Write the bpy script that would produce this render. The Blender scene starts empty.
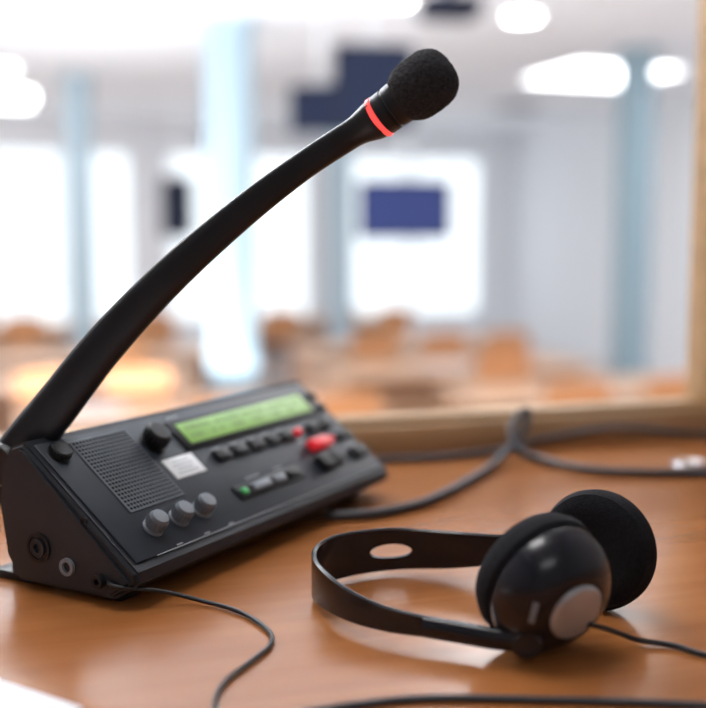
import bpy, bmesh, math, random
from mathutils import Vector, Matrix, Euler
random.seed(4)
S = bpy.context.scene
S.view_settings.view_transform = 'Standard'
S.view_settings.look = 'None'
S.view_settings.exposure = 0.0
COL = S.collection

# ---------------------------------------------------------------- materials
def new_mat(name):
    m = bpy.data.materials.new(name); m.use_nodes = True
    return m, m.node_tree, m.node_tree.nodes['Principled BSDF']
def mat(name, c, rough=0.5, metal=0.0, var=0.08, nscale=30, bump=0.0, bscale=400, emit=None, es=0, coat=0, spec=0.5):
    m, nt, b = new_mat(name)
    tc = nt.nodes.new('ShaderNodeTexCoord')
    n = nt.nodes.new('ShaderNodeTexNoise'); n.inputs['Scale'].default_value = nscale
    nt.links.new(tc.outputs['Object'], n.inputs['Vector'])
    r = nt.nodes.new('ShaderNodeValToRGB')
    r.color_ramp.elements[0].position = .3; r.color_ramp.elements[1].position = .7
    r.color_ramp.elements[0].color = tuple(x*(1-var) for x in c)+(1,)
    r.color_ramp.elements[1].color = tuple(min(1, x*(1+var)) for x in c)+(1,)
    nt.links.new(n.outputs['Fac'], r.inputs['Fac'])
    nt.links.new(r.outputs['Color'], b.inputs['Base Color'])
    b.inputs['Roughness'].default_value = rough
    b.inputs['Metallic'].default_value = metal
    b.inputs['Coat Weight'].default_value = coat
    b.inputs['Specular IOR Level'].default_value = spec
    if bump:
        n2 = nt.nodes.new('ShaderNodeTexNoise'); n2.inputs['Scale'].default_value = bscale
        nt.links.new(tc.outputs['Object'], n2.inputs['Vector'])
        bp = nt.nodes.new('ShaderNodeBump'); bp.inputs['Strength'].default_value = bump
        bp.inputs['Distance'].default_value = 0.001
        nt.links.new(n2.outputs['Fac'], bp.inputs['Height'])
        nt.links.new(bp.outputs['Normal'], b.inputs['Normal'])
    if emit:
        b.inputs['Emission Color'].default_value = emit+(1,)
        b.inputs['Emission Strength'].default_value = es
    return m
def wood(name, c1, c2, rough, sx=1.2, sy=14, scale=3.0, rot=0.3, coat=0.0, spec=.5):
    m, nt, b = new_mat(name)
    tc = nt.nodes.new('ShaderNodeTexCoord')
    mp = nt.nodes.new('ShaderNodeMapping')
    mp.inputs['Scale'].default_value = (sx, sy, sy); mp.inputs['Rotation'].default_value = (0, 0, rot)
    nt.links.new(tc.outputs['Object'], mp.inputs['Vector'])
    n = nt.nodes.new('ShaderNodeTexNoise'); n.inputs['Scale'].default_value = scale
    n.inputs['Detail'].default_value = 6; n.inputs['Distortion'].default_value = .6
    nt.links.new(mp.outputs['Vector'], n.inputs['Vector'])
    r = nt.nodes.new('ShaderNodeValToRGB')
    r.color_ramp.elements[0].position = .32; r.color_ramp.elements[1].position = .68
    r.color_ramp.elements[0].color = c1+(1,); r.color_ramp.elements[1].color = c2+(1,)
    nt.links.new(n.outputs['Fac'], r.inputs['Fac'])
    nt.links.new(r.outputs['Color'], b.inputs['Base Color'])
    n2 = nt.nodes.new('ShaderNodeTexNoise'); n2.inputs['Scale'].default_value = 8
    nt.links.new(tc.outputs['Object'], n2.inputs['Vector'])
    mr = nt.nodes.new('ShaderNodeMapRange'); mr.inputs['To Min'].default_value = rough*.85; mr.inputs['To Max'].default_value = rough*1.2
    nt.links.new(n2.outputs['Fac'], mr.inputs['Value']); nt.links.new(mr.outputs['Result'], b.inputs['Roughness'])
    b.inputs['Coat Weight'].default_value = coat; b.inputs['Coat Roughness'].default_value = .15
    b.inputs['Specular IOR Level'].default_value = spec
    return m

M = {}
M['desk'] = wood('desk_wood', (.36,.122,.032), (.45,.168,.050), .24, rot=-.31, coat=.2)
M['frame'] = wood('frame_wood', (.40,.25,.12), (.52,.33,.17), .45, rot=0)
M['hallwood'] = wood('hall_table_wood', (.66,.40,.25), (.76,.48,.31), .35)
M['chairwood'] = wood('chair_wood', (.55,.24,.10), (.65,.31,.14), .4)
M['carpet'] = mat('hall_carpet', (.66,.58,.55), .9, bump=.3)
M['white'] = mat('white_paint', (.86,.89,.93), .8, var=.02)
M['ceil'] = mat('ceiling_paint', (.86,.89,.94), .8, var=.02)
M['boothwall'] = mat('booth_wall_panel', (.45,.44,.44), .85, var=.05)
M['column'] = mat('column_paint', (.42,.56,.65), .6, var=.03)
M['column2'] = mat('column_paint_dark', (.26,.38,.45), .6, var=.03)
M['plastic'] = mat('console_plastic', (.018,.022,.030), .42, bump=.15, bscale=1500, spec=.4)
M['panel'] = mat('console_panel', (.024,.031,.043), .40, bump=.1, bscale=1500, spec=.4)
M['grille'] = mat('grille_plate', (.085,.098,.120), .45, spec=.4)
M['key'] = mat('key_rubber', (.008,.009,.011), .45, spec=.35)
M['black'] = mat('black_hole', (.002,.002,.002), .9, spec=.05)
M['arm'] = mat('arm_plastic', (.009,.010,.014), .36, bump=.15, bscale=1500, spec=.4)
M['foam'] = mat('mic_foam', (.026,.025,.029), .95, var=.8, nscale=900, bump=1.0, bscale=1100)
M['cushion'] = mat('ear_foam', (.010,.010,.013), .9, var=.3, nscale=600, bump=.6, bscale=1200, spec=.25)
M['gloss'] = mat('headphone_gloss', (.006,.007,.014), .25, coat=.15)
M['band'] = mat('headband_satin', (.009,.010,.015), .24)
M['silver'] = mat('silver_cap', (.50,.51,.54), .38, metal=.55)
M['knob'] = mat('grey_knob', (.21,.235,.27), .45)
M['lcd'] = mat('lcd_green', (.28,.50,.14), .35, emit=(.30,.52,.14), es=.24)
M['lcddark'] = mat('lcd_segment', (.21,.40,.10), .4)
M['red'] = mat('red_button', (.75,.02,.03), .3, emit=(.9,.03,.04), es=.25)
M['green'] = mat('green_button', (.05,.45,.12), .4)
M['ring'] = mat('led_ring', (.9,.03,.03), .3, emit=(1.0,.08,.07), es=1.2)
M['label'] = mat('label_white', (.92,.94,.98), .5)
M['print'] = mat('panel_print', (.45,.48,.52), .5)
M['cable'] = mat('cable_rubber', (.014,.015,.018), .45)
M['cablegrey'] = mat('cable_grey', (.045,.048,.058), .45)
M['steel'] = mat('steel', (.6,.6,.62), .25, metal=1)
M['paper'] = mat('paper', (.85,.85,.90), .7, var=.02)
M['screen'] = mat('screen_dark', (.010,.015,.035), .7, emit=(.02,.03,.07), es=.4, spec=.1)
M['screenblue'] = mat('screen_blue', (.02,.03,.10), .7, emit=(.03,.045,.16), es=.6, spec=.1)
M['darkmetal'] = mat('dark_metal', (.015,.020,.040), .8, spec=.1)
M['lamp'] = mat('lamp_emit', (1,1,1), .5, emit=(1,.98,.94), es=22)
M['lamppanel'] = mat('lamp_panel_emit', (1,1,1), .5, emit=(.97,.985,1), es=8)
M['seatfab'] = mat('seat_fabric', (.10,.10,.14), .9)

# ---------------------------------------------------------------- mesh helpers
def obj(name, bm, mats, parent=None, loc=(0,0,0), rot=None, smooth=True, angle=35):
    me = bpy.data.meshes.new(name); bmesh.ops.recalc_face_normals(bm, faces=bm.faces[:])
    bm.to_mesh(me); bm.free()
    if not isinstance(mats, (list, tuple)): mats = [mats]
    for m in mats: me.materials.append(m)
    o = bpy.data.objects.new(name, me); COL.objects.link(o)
    o.location = loc
    if rot is not None:
        if isinstance(rot, Matrix): o.rotation_euler = rot.to_euler()
        else: o.rotation_euler = rot
    if parent: o.parent = parent
    if smooth:
        for p in me.polygons: p.use_smooth = True
        me.set_sharp_from_angle(angle=math.radians(angle))
    return o
def add_box(bm, size, c=(0,0,0), R=None, bevel=0, mi=0, seg=2):
    t = bmesh.new(); bmesh.ops.create_cube(t, size=1)
    bmesh.ops.scale(t, vec=size, verts=t.verts[:])
    if bevel: bmesh.ops.bevel(t, geom=t.edges[:]+t.verts[:], offset=bevel, segments=seg, profile=.5, affect='EDGES')
    mtx = Matrix.Translation(c) @ (R.to_4x4() if R else Matrix.Identity(4))
    merge(bm, t, mtx, mi)
def merge(bm, t, mtx, mi=0):
    bmesh.ops.transform(t, matrix=mtx, verts=t.verts[:])
    mp = {v: bm.verts.new(v.co) for v in t.verts}
    for f in t.faces:
        nf = bm.faces.new([mp[v] for v in f.verts]); nf.material_index = mi
    t.free()
def add_lathe(bm, prof, seg=48, mtx=Matrix.Identity(4), mi=0):
    t = bmesh.new(); rings = []
    for r, z in prof:
        if r < 1e-6: rings.append([t.verts.new((0,0,z))])
        else: rings.append([t.verts.new((r*math.cos(2*math.pi*i/seg), r*math.sin(2*math.pi*i/seg), z)) for i in range(seg)])
    for a, b in zip(rings[:-1], rings[1:]):
        for i in range(seg):
            j = (i+1) % seg
            vs = []
            for v in ((a[i], a[j]) if len(a) > 1 else (a[0],)): vs.append(v)
            for v in ((b[j], b[i]) if len(b) > 1 else (b[0],)): vs.append(v)
            if len(vs) > 2: t.faces.new(vs)
    if len(rings[0]) > 1: t.faces.new(rings[0][::-1])
    if len(rings[-1]) > 1: t.faces.new(rings[-1])
    bmesh.ops.recalc_face_normals(t, faces=t.faces[:])
    merge(bm, t, mtx, mi)
def catmull(pts, n=10):
    P = [Vector(p) for p in pts]; P = [P[0]*2-P[1]]+P+[P[-1]*2-P[-2]]
    out = []
    for i in range(1, len(P)-2):
        for k in range(n):
            t = k/n; a, b, c, d = P[i-1], P[i], P[i+1], P[i+2]
            out.append(.5*((2*b)+(-a+c)*t+(2*a-5*b+4*c-d)*t*t+(-a+3*b-3*c+d)*t**3))
    out.append(P[-2]); return out
def add_sweep(bm, pts, section, up=None, mi=0):
    n = len(pts); rings = []
    ref = Vector(up) if up else Vector((0,0,1))
    for i, p in enumerate(pts):
        T = (pts[min(i+1, n-1)]-pts[max(i-1, 0)]).normalized()
        side = T.cross(ref)
        if side.length < 1e-4: side = T.cross(Vector((1,0,0)))
        side.normalize(); upv = side.cross(T).normalized()
        rings.append([bm.verts.new(p+side*u+upv*v) for u, v in section(i/(n-1))])
    m = len(rings[0])
    for a, b in zip(rings[:-1], rings[1:]):
        for i in range(m):
            f = bm.faces.new((a[i], a[(i+1) % m], b[(i+1) % m], b[i])); f.material_index = mi
    bm.faces.new(rings[0][::-1]).material_index = mi; bm.faces.new(rings[-1]).material_index = mi
def circ(r, m=12):
    return lambda f: [(r*math.cos(2*math.pi*i/m), r*math.sin(2*math.pi*i/m)) for i in range(m)]
def cable(name, pts, r, m, parent=None, n=12):
    bm = bmesh.new(); add_sweep(bm, catmull(pts, n), circ(r))
    return obj(name, bm, m, parent, angle=80)
def axis_mtx(origin, nrm, up=(0,0,1)):
    z = Vector(nrm).normalized(); x = Vector(up).cross(z).normalized(); y = z.cross(x)
    R = Matrix((x, y, z)).transposed()
    return Matrix.Translation(origin) @ R.to_4x4()
def empty(name, loc=(0,0,0), rz=0):
    e = bpy.data.objects.new(name, None); COL.objects.link(e); e.location = loc; e.rotation_euler = (0,0,rz)
    e.empty_display_size = .05
    return e

# ---------------------------------------------------------------- building frame
WANG = math.radians(17.8)
e = Vector((math.cos(WANG), math.sin(WANG), 0)); nn = Vector((-math.sin(WANG), math.cos(WANG), 0))
P1 = Vector((.023, 1.13, 0))
def W(a, b, z=0): return P1 + e*a + nn*b + Vector((0,0,z))
def wbox(name, a0, a1, b0, b1, z0, z1, m, bevel=0, parent=None):
    bm = bmesh.new(); add_box(bm, (a1-a0, b1-b0, z1-z0), bevel=bevel)
    return obj(name, bm, m, parent, loc=W((a0+a1)/2, (b0+b1)/2, (z0+z1)/2), rot=(0,0,WANG))

AL, AR = -1.10, .408       # window opening
# booth shell
wbox('desk_top', -1.30, .62, -.86, -.001, -.035, 0, M['desk'], bevel=.004)
wbox('floor_booth', -1.34, .66, -2.3, 0, -.80, -.75, M['boothwall'])
wbox('wall_booth_left', -1.36, -1.30, -2.3, 0, -.75, 1.5, M['boothwall'])
wbox('wall_booth_right', .62, .68, -2.3, 0, -.75, 1.5, M['boothwall'])
wbox('wall_booth_rear', -1.30, .62, -2.36, -2.3, -.75, 1.5, M['boothwall'])
wbox('ceiling_booth', -1.36, .68, -2.36, 0, 1.5, 1.54, M['ceil'])
# partition between booth and hall
HA0, HA1, HB = -9.0, 8.0, 16.0
FZ, CZ = -1.70, 1.90
wbox('wall_partition_lower', HA0, HA1, .0, .045, FZ, 0, M['white'])
wbox('wall_partition_upper', HA0, HA1, .0, .045, 1.05, CZ, M['white'])
wbox('wall_partition_left', HA0, AL-.04, .0, .045, 0, 1.05, M['white'])
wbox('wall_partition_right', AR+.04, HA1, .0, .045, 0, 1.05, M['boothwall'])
fr = empty('window_1', W(0,0,0))
def fbox(name, a0, a1, b0, b1, z0, z1, m, bevel=.002):
    o = wbox(name, a0, a1, b0, b1, z0, z1, m, bevel); o.parent = fr; o.location = o.location - fr.location; return o
fbox('sill', AL-.04, AR+.04, -.004, .049, 0, .031, M['frame'])
fbox('sill_bead', AL, AR, .008, .038, .031, .039, M['frame'])
fbox('head', AL-.04, AR+.04, -.004, .049, 1.01, 1.05, M['frame'])
fbox('jamb_left', AL-.04, AL, -.004, .049, .031, 1.01, M['frame'])
fbox('jamb_right', AR, AR+.04, -.004, .049, .031, 1.01, M['frame'])
m, nt, b = new_mat('window_glass')
nt.nodes.remove(b); tr = nt.nodes.new('ShaderNodeBsdfTransparent'); gl = nt.nodes.new('ShaderNodeBsdfGlossy')
gl.inputs['Roughness'].default_value = .02; mx = nt.nodes.new('ShaderNodeMixShader'); mx.inputs[0].default_value = .03
nt.links.new(tr.outputs[0], mx.inputs[1]); nt.links.new(gl.outputs[0], mx.inputs[2])
nt.links.new(mx.outputs[0], nt.nodes['Material Output'].inputs['Surface'])
fbox('glass', AL, AR, .021, .025, .039, 1.01, m, bevel=0)

# hall shell
wbox('floor', HA0, HA1, .045, HB, FZ-.05, FZ, M['carpet'])
wbox('ceiling', HA0, HA1, .045, HB, CZ, CZ+.05, M['ceil'])
wbox('wall_left', HA0-.1, HA0, 0, HB, FZ, CZ, M['white'])
wbox('wall_right', HA1, HA1+.1, 0, HB, FZ, CZ, M['white'])
# far wall with window openings
wins = [(-8.4,-6.4), (-5.8,-3.9), (-3.3,-1.2), (-.5,1.6), (2.1,4.4), (4.9,7.4)]
bm = bmesh.new()
def seg(bm, a0, a1, z0, z1): add_box(bm, (a1-a0, .15, z1-z0), c=((a0+a1)/2, 0, (z0+z1)/2))
seg(bm, HA0, HA1, FZ, -1.2); seg(bm, HA0, HA1, 1.45, CZ)
prev = HA0
for a0, a1 in wins: seg(bm, prev, a0, -1.2, 1.45); prev = a1
seg(bm, prev, HA1, -1.2, 1.45)
obj('wall_far', bm, M['white'], loc=W(0, HB+.075, 0), rot=(0,0,WANG))
for i, (a0, a1) in enumerate(wins):
    bm = bmesh.new()
    for a in (a0+.03, (a0+a1)/2, a1-.03): add_box(bm, (.06,.06,2.65), c=(a, 0, .125))
    for z in (-1.17, 1.42): add_box(bm, (a1-a0,.06,.06), c=((a0+a1)/2, 0, z))
    obj('window_%d' % (i+2), bm, M['white'], loc=W(0, HB+.07, 0), rot=(0,0,WANG))

# columns (X, Y, width, mat)
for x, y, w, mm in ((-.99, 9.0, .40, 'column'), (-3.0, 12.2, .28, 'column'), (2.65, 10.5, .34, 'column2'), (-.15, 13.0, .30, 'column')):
    bm = bmesh.new()
    add_lathe(bm, [(w/2+.03, FZ), (w/2+.03, FZ+.12), (w/2, FZ+.15), (w/2, CZ-.1), (w/2+.03, CZ-.06), (w/2+.03, CZ)], 32)
    obj('column', bm, M[mm], loc=(x, y, 0))

# ceiling downlights
def downlight(x, y, r=.13):
    bm = bmesh.new()
    add_lathe(bm, [(r*1.15, 0), (r*1.15, -.015), (r, -.02), (r, -.01), (r*1.0, 0)], 32)
    add_lathe(bm, [(r*.98, -.004), (r*.98, -.012), (0, -.014)], 32, mi=1)
    obj('ceiling_downlight', bm, [M['white'], M['lamp']], loc=(x, y, CZ-.001))
for x, y in ((-2.75,9.2), (-3.6,11.6), (-4.0,13.6), (1.32,8.8), (.3,8.2)): downlight(x, y)
# luminous ceiling panels
for a, b in ((-4.5,3), (-1.2,2.6), (2.2,3), (-5.2,7), (-3.4,10.5), (5.8,9.5), (-6.5,11), (5.0,4.0), (-7.0,5.0), (-.5,13.8), (-4.5,14), (6.2,6.5)):
    bm = bmesh.new(); add_box(bm, (1.3,1.3,.03), c=(0,0,-.015), mi=0); add_box(bm, (1.2,1.2,.006), c=(0,0,-.034), mi=1)
    obj('ceiling_light_panel', bm, [M['white'], M['lamppanel']], loc=W(a, b, CZ), rot=(0,0,WANG))

# screens
def hung_screen(name, x, y, z, w, h, mscreen, rz, pole=True):
    bm = bmesh.new()
    add_box(bm, (w, .06, h), bevel=.008, mi=0)
    add_box(bm, (w-.06, .004, h-.06), c=(0,-.031,0), mi=1)
    if pole:
        add_box(bm, (.022,.022, CZ-z-h/2), c=(0,.05,(CZ-z+h/2)/2), mi=2)
        add_box(bm, (.2,.06,.12), c=(0,.05,.0), mi=0)
    obj(name, bm, [M['darkmetal'], mscreen, M['white']], loc=(x, y, z), rot=(0,0,rz))
hung_screen('ceiling_monitor', .13, 7.0, 1.12, .50, .52, M['screen'], .15)
hung_screen('ceiling_monitor', -.23, 7.6, 1.05, .40, .32, M['screen'], -.2)
hung_screen('ceiling_monitor', .42, 9.0, .40, .76, .48, M['screenblue'], .1)
hung_screen('loudspeaker', -1.9, 12.0, .48, .34, .66, M['darkmetal'], .3)
bm = bmesh.new()
add_box(bm, (.34,.30,.12), bevel=.02); add_lathe(bm, [(.04,0),(.045,.05),(.03,.05),(0,.04)], 24, Matrix.Translation((.07,-.15,0))@Matrix.Rotation(math.pi/2,4,'X'))
add_box(bm, (.04,.04,CZ-1.60), c=(0,0,(CZ-1.60)/2)); 
obj('ceiling_projector', bm, M['darkmetal'], loc=(.60, 7.0, 1.60), rot=(0,0,.2))
bm = bmesh.new(); add_box(bm, (.6,.6,.02))
for i in range(7): add_box(bm, (.56,.02,.03), c=(0,-.24+i*.08,-.015), mi=1)
obj('ceiling_air_vent', bm, [M['white'], M['darkmetal']], loc=(2.2, 15.0, CZ-.012), rot=(0,0,WANG))

# hall tables & chairs
def table_mesh(w, d=.75):
    bm = bmesh.new()
    add_box(bm, (w, d, .04), c=(0,0,.73), bevel=.006)
    add_box(bm, (w-.1, .03, .55), c=(0, d/2-.12, .435))
    for x in (-w/2+.08, w/2-.08): add_box(bm, (.05, d-.15, .71), c=(x, 0, .355), bevel=.004)
    return bm
def htable(a, b, w, d=.75):
    obj('conference_table', table_mesh(w, d), M['hallwood'], loc=W(a, b, FZ), rot=(0,0,WANG))
rows = {4.6: (-5.6,-2.5,.6,3.7), 6.3: (-5.3,-2.2,.9,4.0), 7.9: (-5.9,-3.0,-.1,3.4), 9.7: (-5.6,-2.5,.6,3.7), 13.2: (-5.6,-2.5,.6,3.7)}
for b, al in rows.items():
    for a in al: htable(a, b, 2.4, .95)
def chair_mesh():
    bm = bmesh.new()
    add_box(bm, (.46,.44,.07), c=(0,0,.45), bevel=.025, mi=1)
    t = bmesh.new(); nx, nz = 10, 6; g = {}
    for s in (0, 1):
        for i in range(nx+1):
            for k in range(nz+1):
                x = (i/nx-.5)*.46; z = .56+.40*k/nz
                y = -.24+.35*x*x-.03*(k/nz)-(s*.022)
                if k == nz: z -= .9*x*x*.5
                g[s,i,k] = t.verts.new((x,y,z))
    for s in (0, 1):
        for i in range(nx):
            for k in range(nz): t.faces.new((g[s,i,k], g[s,i+1,k], g[s,i+1,k+1], g[s,i,k+1]))
    for i in range(nx):
        for k in (0, nz): t.faces.new((g[0,i,k], g[0,i+1,k], g[1,i+1,k], g[1,i,k]))
    for k in range(nz):
        for i in (0, nx): t.faces.new((g[0,i,k], g[0,i,k+1], g[1,i,k+1], g[1,i,k]))
    merge(bm, t, Matrix.Identity(4), 0)
    for x in (-.2,.2):
        for y in (-.2,.19): add_box(bm, (.03,.03,.43 if y > 0 else .62), c=(x, y, .215 if y > 0 else .31), bevel=.004, mi=2)
    return bm
tmp = obj('conference_chair', chair_mesh(), [M['chairwood'], M['seatfab'], M['darkmetal']], loc=W(-2.3, 3.75, FZ), rot=(0,0,WANG+.2))
def chair(a, b, r=0):
    o = bpy.data.objects.new('conference_chair', tmp.data); COL.objects.link(o); o.location = W(a, b, FZ); o.rotation_euler = (0,0,WANG+r)
for b, al in rows.items():
    for a in al:
        for da in (-.75, 0, .7):
            if random.random() < .15 or (b == 4.6 and a == -2.5): continue
            chair(a+da+random.uniform(-.06,.06), b-.78, random.uniform(-.2,.2))
for a, b in ((-2.2,4.6), (.6,4.65), (.2,6.3), (1.4,6.25), (-2.5,6.3), (3.9,6.3), (.3,7.9), (3.4,7.9), (-2.6,7.9)):
    bm = bmesh.new(); add_box(bm, (.42,.30,.004)); obj('paper_sheet', bm, M['paper'], loc=W(a, b, FZ+.7525), rot=(0,0,WANG+random.uniform(-.3,.3)))

# ---------------------------------------------------------------- interpreter console
CA = math.atan2(.875, .485)
con = empty('interpreter_console', (-.135, .66, 0), CA)
L = .342; SL = math.atan2(.072, .092); RX = Matrix.Rotation(SL, 3, 'X')
NRM = Vector((0, -math.sin(SL), math.cos(SL)))
def PP(s, k, up=0): return Vector((s, .092*k, .025+.072*k)) + NRM*up
prof = [(-.001,.024), (-.002,.017), (.004,.012), (.018,.004), (.100,.004), (.110,.020), (.116,.055), (.112,.080), (.104,.0935), (.0925,.0975)]
bm = bmesh.new()
v0 = [bm.verts.new((0, y, z)) for y, z in prof]; v1 = [bm.verts.new((L, y, z)) for y, z in prof]
bm.faces.new(v0); bm.faces.new(v1[::-1])
for i in range(len(prof)):
    j = (i+1) % len(prof); bm.faces.new((v0[i], v0[j], v1[j], v1[i]))
bmesh.ops.recalc_face_normals(bm, faces=bm.faces[:])
bmesh.ops.bevel(bm, geom=[ed for ed in bm.edges if abs(ed.verts[0].co.x-ed.verts[1].co.x) < 1e-6], offset=.0025, segments=3, affect='EDGES')
obj('body', bm, M['plastic'], con, angle=30)
bm = bmesh.new()
add_box(bm, (L-.012, .108, .002), c=PP(L/2, .50, .0005), R=RX, bevel=.0008)
obj('faceplate', bm, M['panel'], con)
# speaker grille
bm = bmesh.new()
ga, gb, ka, kb = .033, .090, .34, .92
add_box(bm, (gb-ga, (kb-ka)*.1168, .0012), c=PP((ga+gb)/2, (ka+kb)/2, .0017), R=RX, bevel=.0004)
nx, ny = 17, 20
for i in range(nx):
    for j in range(ny):
        s = ga+.003+(gb-ga-.006)*i/(nx-1); k = ka+.024+(kb-ka-.048)*j/(ny-1)
        mt = Matrix.Translation(PP(s, k, .00240)) @ RX.to_4x4()
        t = bmesh.new(); bmesh.ops.create_circle(t, cap_ends=True, segments=10, radius=.00118); merge(bm, t, mt, 1)
obj('speaker_grille', bm, [M['grille'], M['black']], con, smooth=False)
def key(name, s0, s1, k0, k1, h, m, bev=.0008):
    bm = bmesh.new(); add_box(bm, (s1-s0, (k1-k0)*.1168, h), c=PP((s0+s1)/2, (k0+k1)/2, .0015+h/2), R=RX, bevel=bev)
    return obj(name, bm, m, con)
key('lcd_bezel', .130, .322, .635, .885, .002, M['key'])
key('lcd_glass', .138, .313, .675, .85, .0026, M['lcd'], .0003)
bm = bmesh.new()
for i in range(30):
    if i % 7 == 6: continue
    add_box(bm, (.0030,.0035,.0002), c=PP(.146+i*.0054, .80, .0043), R=RX)
    if i % 5 < 3: add_box(bm, (.0030,.0035,.0002), c=PP(.146+i*.0054, .73, .0043), R=RX)
obj('lcd_segments', bm, M['lcddark'], con)
for i, (a, b_) in enumerate(((.150,.168), (.172,.190), (.196,.214), (.220,.236), (.240,.256), (.284,.300), (.306,.320))): key('select_key_%d' % i, a, b_, .49, .575, .0035, M['key'])
key('select_key_red', .261, .269, .50, .55, .005, M['red'], .001)
key('mic_button', .262, .291, .33, .42, .0065, M['red'], .0015)
key('mute_key', .254, .271, .15, .28, .006, M['key'], .001)
key('mute_key_b', .274, .288, .16, .28, .005, M['key'], .001)
key('red_lamp', .296, .302, .36, .41, .004, M['red'], .001)
key('call_key', .310, .334, .16, .26, .003, M['key'])
key('aux_key', .312, .334, .36, .42, .003, M['key'])
key('menu_key_a', .326, .336, .66, .72, .003, M['key']); key('menu_key_b', .326, .336, .78, .84, .003, M['key'])
key('channel_slot', .138, .226, .165, .275, .0016, M['key'], .0004)
key('channel_green', .143, .150, .195, .245, .0030, M['green'], .001)
key('channel_key_a', .157, .180, .19, .25, .004, M['knob'], .001)
key('channel_key_b', .185, .200, .19, .25, .004, M['knob'], .001)
key('channel_key_c', .205, .222, .19, .25, .004, M['key'], .001)
key('type_label', .097, .131, .46, .62, .0006, M['label'], .0001)
bm = bmesh.new()
for i in range(4):
    add_box(bm, (.022-.004*(i % 2), .0010, .0001), c=PP(.1135, .495+.03*i, .00225), R=RX)
obj('label_lines', bm, M['print'], con)
bm = bmesh.new()
for s, k, w in ((.159,.60,.010),(.181,.60,.010),(.205,.60,.012),(.228,.60,.010),(.248,.60,.010),(.170,.31,.018),(.205,.31,.012),(.26,.46,.01),(.32,.29,.014),(.05,.05,.006),(.08,.05,.006),(.108,.05,.006),(.145,.93,.014)):
    add_box(bm, (w, .0009, .0001), c=PP(s, k, .0016), R=RX)
add_box(bm, (.31,.0006,.0001), c=PP(.18, .035, .0016), R=RX)
obj('panel_marks', bm, M['print'], con)
def knob(name, s, k, r, h, m):
    bm = bmesh.new(); mt = Matrix.Translation(PP(s, k, .0012)) @ RX.to_4x4()
    add_lathe(bm, [(r*1.12,0),(r*1.12,h*.12),(r*.92,h*.16),(r,h*.3),(r*.97,h*.85),(r*.85,h),(0,h*1.02)], 36, mt)
    for i in range(18):
        a = 2*math.pi*i/18
        add_box(bm, (.0008,.0008,h*.5), c=mt @ Vector((r*math.cos(a), r*math.sin(a), h*.55)), R=RX)
    obj(name, bm, m, con)
knob('volume_knob', .105, .77, .0098, .013, M['key'])
for i, s in enumerate((.040,.067,.092)): knob('tone_knob_%d' % i, s, .205, .0068, .012, M['knob'])
knob('lock_knob', .019, .86, .0075, .006, M['key'])
def side_ring(name, d, z, r, mi, depth=.004, inner=.6):
    bm = bmesh.new(); mt = Matrix.Translation((0, d, z)) @ Matrix.Rotation(-math.pi/2, 4, 'Y')
    add_lathe(bm, [(r,-.001),(r,depth),(r*inner,depth),(r*inner,depth*.3),(0,depth*.3)], 28, mt)
    return obj(name, bm, mi, con)
side_ring('round_socket', .078, .030, .0100, M['key'], .003, .8)
side_ring('round_socket_core', .078, .030, .0060, M['plastic'], .004, .5)
side_ring('jack_socket', .053, .021, .0058, M['knob'], .004, .6)
side_ring('jack_socket_small', .026, .016, .0042, M['key'], .006, .5)
side_ring('side_screw', .040, .052, .0025, M['key'], .001, .5)
for i, x in enumerate((-.0006, L+.0006)):
    bm = bmesh.new(); pr = [(.004,.018),(.020,.0075),(.097,.0075),(.106,.022),(.111,.055),(.107,.078),(.094,.0925),(.090,.092)]
    a = [bm.verts.new((x-.0012,y,z)) for y,z in pr]; b_ = [bm.verts.new((x+.0012,y,z)) for y,z in pr]
    bm.faces.new(a); bm.faces.new(b_[::-1])
    for q in range(len(pr)): bm.faces.new((a[q], a[(q+1)%len(pr)], b_[(q+1)%len(pr)], b_[q]))
    obj('cheek_%d' % i, bm, M['plastic'], con)
for i, x in enumerate((.018, L-.03)):
    bm = bmesh.new()
    add_box(bm, (.022,.034,.006), c=(x,.113,.003), bevel=.0015); add_box(bm, (.022,.02,.022), c=(x,.103,.012), bevel=.002)
    add_box(bm, (.018,.018,.005), c=(x,.028,.0025), bevel=.001)
    obj('foot_%d' % i, bm, M['key'], con)

# ---------------------------------------------------------------- gooseneck microphone
mic = empty('gooseneck_microphone', (0,0,0))
path = [(-.2495,.745,.0565), (-.2269,.735,.0845), (-.1987,.730,.1182), (-.1629,.725,.1613), (-.1188,.715,.2054), (-.0718,.705,.2451), (-.0331,.695,.2734), (-.0018,.685,.2929), (.0150,.6805,.3024)]
rad = [.0155,.0160,.0152,.0138,.0120,.0102,.0088,.0088,.0122]
pts = catmull(path, 10)
def rr(f):
    x = f*(len(rad)-1); i = min(int(x), len(rad)-2); t = x-i; t = t*t*(3-2*t) if i > 6 else t
    return rad[i]*(1-t)+rad[i+1]*t
def armsec(f):
    r = rr(f); d = r*(.62+.38*max(0, (f-.75)/.25))
    out = []
    for i in range(24):
        a = 2*math.pi*i/24; c, s = math.cos(a), math.sin(a)
        out.append((d*math.copysign(abs(c)**.75, c), r*math.copysign(abs(s)**.75, s)))
    return out
bm = bmesh.new(); add_sweep(bm, pts, armsec, up=(-.6,0,.8)); obj('arm', bm, M['arm'], mic, angle=50)
dirv = (Vector((.0417,.67,.3210))-Vector((.0150,.6805,.3024))).normalized()
o0 = Vector((.0150,.6805,.3024))
mt = axis_mtx(o0, dirv)
bm = bmesh.new(); add_lathe(bm, [(.0118,-.0008),(.0131,0),(.0131,.0026),(.0118,.0032)], 48, mt); obj('led_ring', bm, M['ring'], mic)
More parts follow.
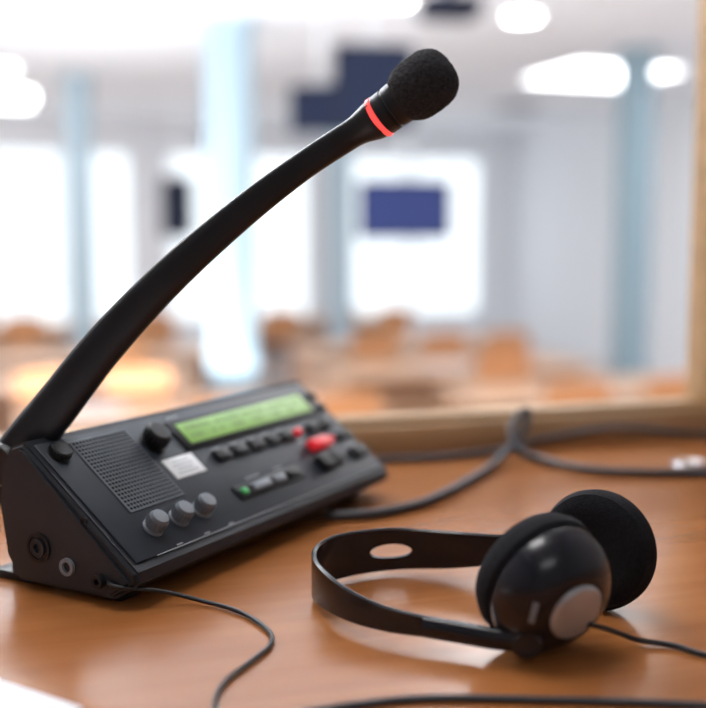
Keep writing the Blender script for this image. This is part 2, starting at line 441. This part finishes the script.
bm = bmesh.new(); add_lathe(bm, [(.0122,.0028),(.0128,.0032),(.0130,.0095),(.0120,.0100),(.0120,.0112),(.0130,.0116),(.0135,.0185),(0,.0190)], 48, mt); obj('collar', bm, M['arm'], mic)
bm = bmesh.new(); fp = [(.0125,.0145)]
z0, z1, R0 = .0142, .0545, .0186
for i in range(33):
    t = -1+2*i/32
    th = t*math.pi/2
    c, s = math.cos(th), math.sin(th)
    r = R0*abs(c)**.72; z = (z0+z1)/2 + (z1-z0)/2*math.copysign(abs(s)**.8, s)
    if i == 32: r = 0
    if r > .0125 or s > 0: fp.append((r, z))
add_lathe(bm, fp, 64, mt)
fo = obj('foam_windscreen', bm, M['foam'], mic, angle=80)
sub = fo.modifiers.new('sub', 'SUBSURF'); sub.levels = 1; sub.render_levels = 2
tx = bpy.data.textures.new('foam_tex', 'CLOUDS'); tx.noise_scale = .0018
dm = fo.modifiers.new('disp', 'DISPLACE'); dm.texture = tx; dm.strength = .0013; dm.mid_level = .5
bm = bmesh.new()
add_lathe(bm, [(.0,-.02),(.013,-.02),(.015,-.017),(.015,.017),(.013,.02),(0,.02)], 32, axis_mtx((-.2290,.742,.078), (.485,.875,0)))
obj('hinge', bm, M['arm'], mic)

# ---------------------------------------------------------------- headphones
hp = empty('headphones', (0,0,0))
hpts = [(.094,.577,.0130), (.080,.581,.0125), (.049,.595,.0130), (.0156,.611,.0140), (-.0108,.638,.0165), (-.0248,.678,.0180), (-.012,.713,.0180), (.025,.735,.0175), (.066,.730,.0185), (.0975,.712,.0240), (.134,.684,.0340)]
hh = [.0045,.0050,.0058,.0078,.0110,.0145,.0155,.0150,.0130,.0100,.0070]
hp_pts = catmull(hpts, 10)
def hsec(f):
    x = f*(len(hh)-1); i = min(int(x), len(hh)-2); t = x-i; h = hh[i]*(1-t)+hh[i+1]*t
    w = .0016; return [(-w,-h+.001),(-w*.3,-h),(w*.3,-h),(w,-h+.001),(w,h-.001),(w*.3,h),(-w*.3,h),(-w,h-.001)]
bm = bmesh.new(); add_sweep(bm, hp_pts, hsec)
band = obj('headband', bm, M['band'], hp, angle=40)
bm = bmesh.new(); bmesh.ops.create_cone(bm, cap_ends=True, segments=40, radius1=1, radius2=1, depth=.06)
bmesh.ops.rotate(bm, matrix=Matrix.Rotation(math.pi/2, 3, 'X'), verts=bm.verts[:]); bmesh.ops.scale(bm, vec=(.0145,1,.0050), verts=bm.verts[:])
cut = obj('cutter', bm, M['band'], None, loc=(.0260,.735,.0165), smooth=False)
bo = band.modifiers.new('hole', 'BOOLEAN'); bo.operation = 'DIFFERENCE'; bo.object = cut; bo.solver = 'EXACT'
dg = bpy.context.evaluated_depsgraph_get(); dg.update()
nm = bpy.data.meshes.new_from_object(band.evaluated_get(dg)); band.modifiers.clear(); band.data = nm
bpy.data.objects.remove(cut)
bm = bmesh.new(); sp = catmull([(.040,.5990,.0130),(.060,.5905,.0125),(.080,.5810,.0125),(.094,.5755,.0140)], 8)
add_sweep(bm, sp, lambda f: [(-.0035,-.005),(0,-.0065),(.0035,-.005),(.0045,0),(.0035,.005),(0,.0065),(-.0035,.005),(-.0045,0)])
obj('slider_sleeve', bm, M['gloss'], hp, angle=60)
NC = Vector((.1080,.596,.0385)); NN = Vector((.46,-.82,-.31)).normalized(); mtn = axis_mtx(NC, NN)
bm = bmesh.new(); add_lathe(bm, [(.012,-.018),(.020,-.0195),(.030,-.020),(.0365,-.0165),(.0390,-.010),(.0385,-.004),(.035,.000),(.0,.000)], 64, mtn)
obj('ear_cushion_near', bm, M['cushion'], hp)
bm = bmesh.new(); add_lathe(bm, [(.0345,-.002),(.0372,.0005),(.0374,.004),(.0360,.010),(.0325,.0165),(.0275,.0215),(.0220,.0245),(.0180,.0258),(.0,.0262)], 64, mtn)
obj('ear_shell_near', bm, M['gloss'], hp)
bm = bmesh.new(); add_lathe(bm, [(.0168,.0248),(.0170,.0268),(.0155,.0284),(.009,.0297),(0,.0302)], 48, mtn)
obj('cap_near', bm, M['silver'], hp)
bm = bmesh.new()
p = mtn @ Vector((-.0265,.002,.0226)); add_box(bm, (.0032,.013,.0005), c=p, R=mtn.to_3x3() @ Matrix.Rotation(-.75,3,'Y'), bevel=.0002)
obj('shell_mark', bm, M['knob'], hp)
bm = bmesh.new()
yp = mtn @ Vector((-.022,-.021,.0185))
add_lathe(bm, [(0,-.006),(.0075,-.006),(.0085,-.003),(.0085,.003),(.007,.0048),(0,.005)], 32, axis_mtx(yp, (-.1,-1,-.1)))
obj('yoke_near', bm, M['gloss'], hp)
FC = Vector((.1520,.668,.0370)); FN = Vector((-.58,-.81,.10)).normalized(); mtf = axis_mtx(FC, FN)
bm = bmesh.new(); add_lathe(bm, [(0,.0075),(.012,.0080),(.022,.0095),(.030,.0100),(.0350,.0075),(.0375,.002),(.0372,-.004),(.034,-.008),(0,-.008)], 64, mtf)
obj('ear_cushion_far', bm, M['cushion'], hp)
bm = bmesh.new(); add_lathe(bm, [(.034,-.0075),(.0345,-.010),(.031,-.014),(.022,-.018),(.010,-.0205),(0,-.021)], 64, mtf)
obj('ear_shell_far', bm, M['gloss'], hp)
bm = bmesh.new(); add_sweep(bm, catmull([(.130,.687,.033),(.143,.689,.034),(.158,.687,.036),(.168,.685,.038)], 6), circ(.005)); obj('yoke_far', bm, M['gloss'], hp)
cable('headphone_cord', [(.128,.578,.022),(.138,.586,.017),(.151,.598,.009),(.1629,.6025,.0035),(.1815,.5977,.0022),(.1948,.5845,.0022),(.23,.565,.0022),(.30,.55,.0022)], .0016, M['cable'], hp)

# ---------------------------------------------------------------- cables on desk
cable('thin_audio_cable', [(-.155,.672,.0165),(-.147,.662,.0150),(-.121,.669,.0100),(-.0963,.6704,.0035),(-.0694,.6533,.0020),(-.0498,.6227,.0020),(-.0469,.5992,.0020),(-.0559,.5746,.0020),(-.0664,.548,.0020),(-.0677,.5168,.0020),(-.0544,.4635,.0020),(-.02,.38,.0020)], .0014, M['cable'])
cable('power_cable', [(-.16,.45,.0022),(-.08,.47,.0022),(-.035,.5034,.0022),(-.0163,.514,.0022),(.0335,.5272,.0022),(.0933,.526,.0022),(.174,.519,.0022),(.25,.50,.0022),(.33,.47,.0022)], .0020, M['cablegrey'])
cable('network_cable', [(-.0214,.876,.0043),(-.0100,.8745,.0043),(.0222,.8835,.0042),(.0663,.927,.0042),(.121,1.0286,.0042),(.1592,1.105,.012),(.1790,1.130,.030),(.1835,1.140,.0455),(.1750,1.138,.0440),(.1640,1.122,.028),(.1690,1.105,.012),(.193,1.088,.0045),(.2383,1.042,.0042),(.3363,1.0286,.0042),(.5,1.0,.0042)], .0042, M['cablegrey'])
cable('desk_cable', [(-.10,1.05,.004),(-.03,1.078,.0042),(.0323,1.0927,.0042),(.0994,1.108,.0042),(.150,1.135,.005),(.2136,1.170,.012),(.288,1.185,.020),(.381,1.200,.010),(.5,1.20,.0042)], .0036, M['cablegrey'])
bm = bmesh.new(); add_lathe(bm, [(.017,0),(.018,.002),(.015,.004),(.011,.003),(0,.0025)], 32); obj('desk_grommet', bm, M['steel'], loc=(.337,1.085,.0002))
bm = bmesh.new(); add_box(bm, (.21,.297,.0008))
obj('paper_sheet', bm, M['paper'], loc=(-.3025,.4530,.0006), rot=(0,0,math.radians(-33)))

# ---------------------------------------------------------------- lights
def area(name, loc, target, size, power, color=(1,1,1)):
    ld = bpy.data.lights.new(name, 'AREA'); ld.size = size; ld.energy = power; ld.color = color
    o = bpy.data.objects.new(name, ld); COL.objects.link(o); o.location = loc
    o.rotation_euler = (Vector(target)-Vector(loc)).to_track_quat('-Z', 'Y').to_euler(); return o
area('booth_ceiling_lamp', (-.25,.75,1.46), (-.1,.75,0), .5, 8, (1,.98,.96))
area('desk_backlight_fill', (-1.2,2.6,1.82), (0,.9,.0), 1.4, 48, (.93,.97,1))  # added area light, stands in for hall daylight falling on the desk
area('hall_wash_fill', tuple(W(0,.9,1.6)), tuple(W(0,14,.6)), 2.5, 290, (.90,.96,1))  # fill added near the partition to brighten the far side of the hall
area('hall_ceiling_fill', tuple(W(0,7,-.9)), tuple(W(0,7,1.9)), 3.0, 190, (.92,.97,1))  # added fill from below to whiten the ceiling, not a fixture
area('booth_rear_lamp', (.3,-.9,1.40), (0,.7,.1), .8, 4, (.95,.97,1))
w = bpy.data.worlds.new('World'); S.world = w; w.use_nodes = True
bg = w.node_tree.nodes['Background']; bg.inputs[0].default_value = (.88,.95,1,1); bg.inputs[1].default_value = 1.7

# ---------------------------------------------------------------- camera
cd = bpy.data.cameras.new('camera'); co = bpy.data.objects.new('camera', cd); COL.objects.link(co)
co.location = (0,0,.235); co.rotation_euler = (math.radians(90-6.43), 0, 0)
cd.sensor_fit = 'HORIZONTAL'; cd.sensor_width = 36; cd.lens = 36*1100/706
cd.clip_start = .02; cd.clip_end = 100
cd.dof.use_dof = True; cd.dof.focus_distance = .69; cd.dof.aperture_fstop = 2.8
S.camera = co
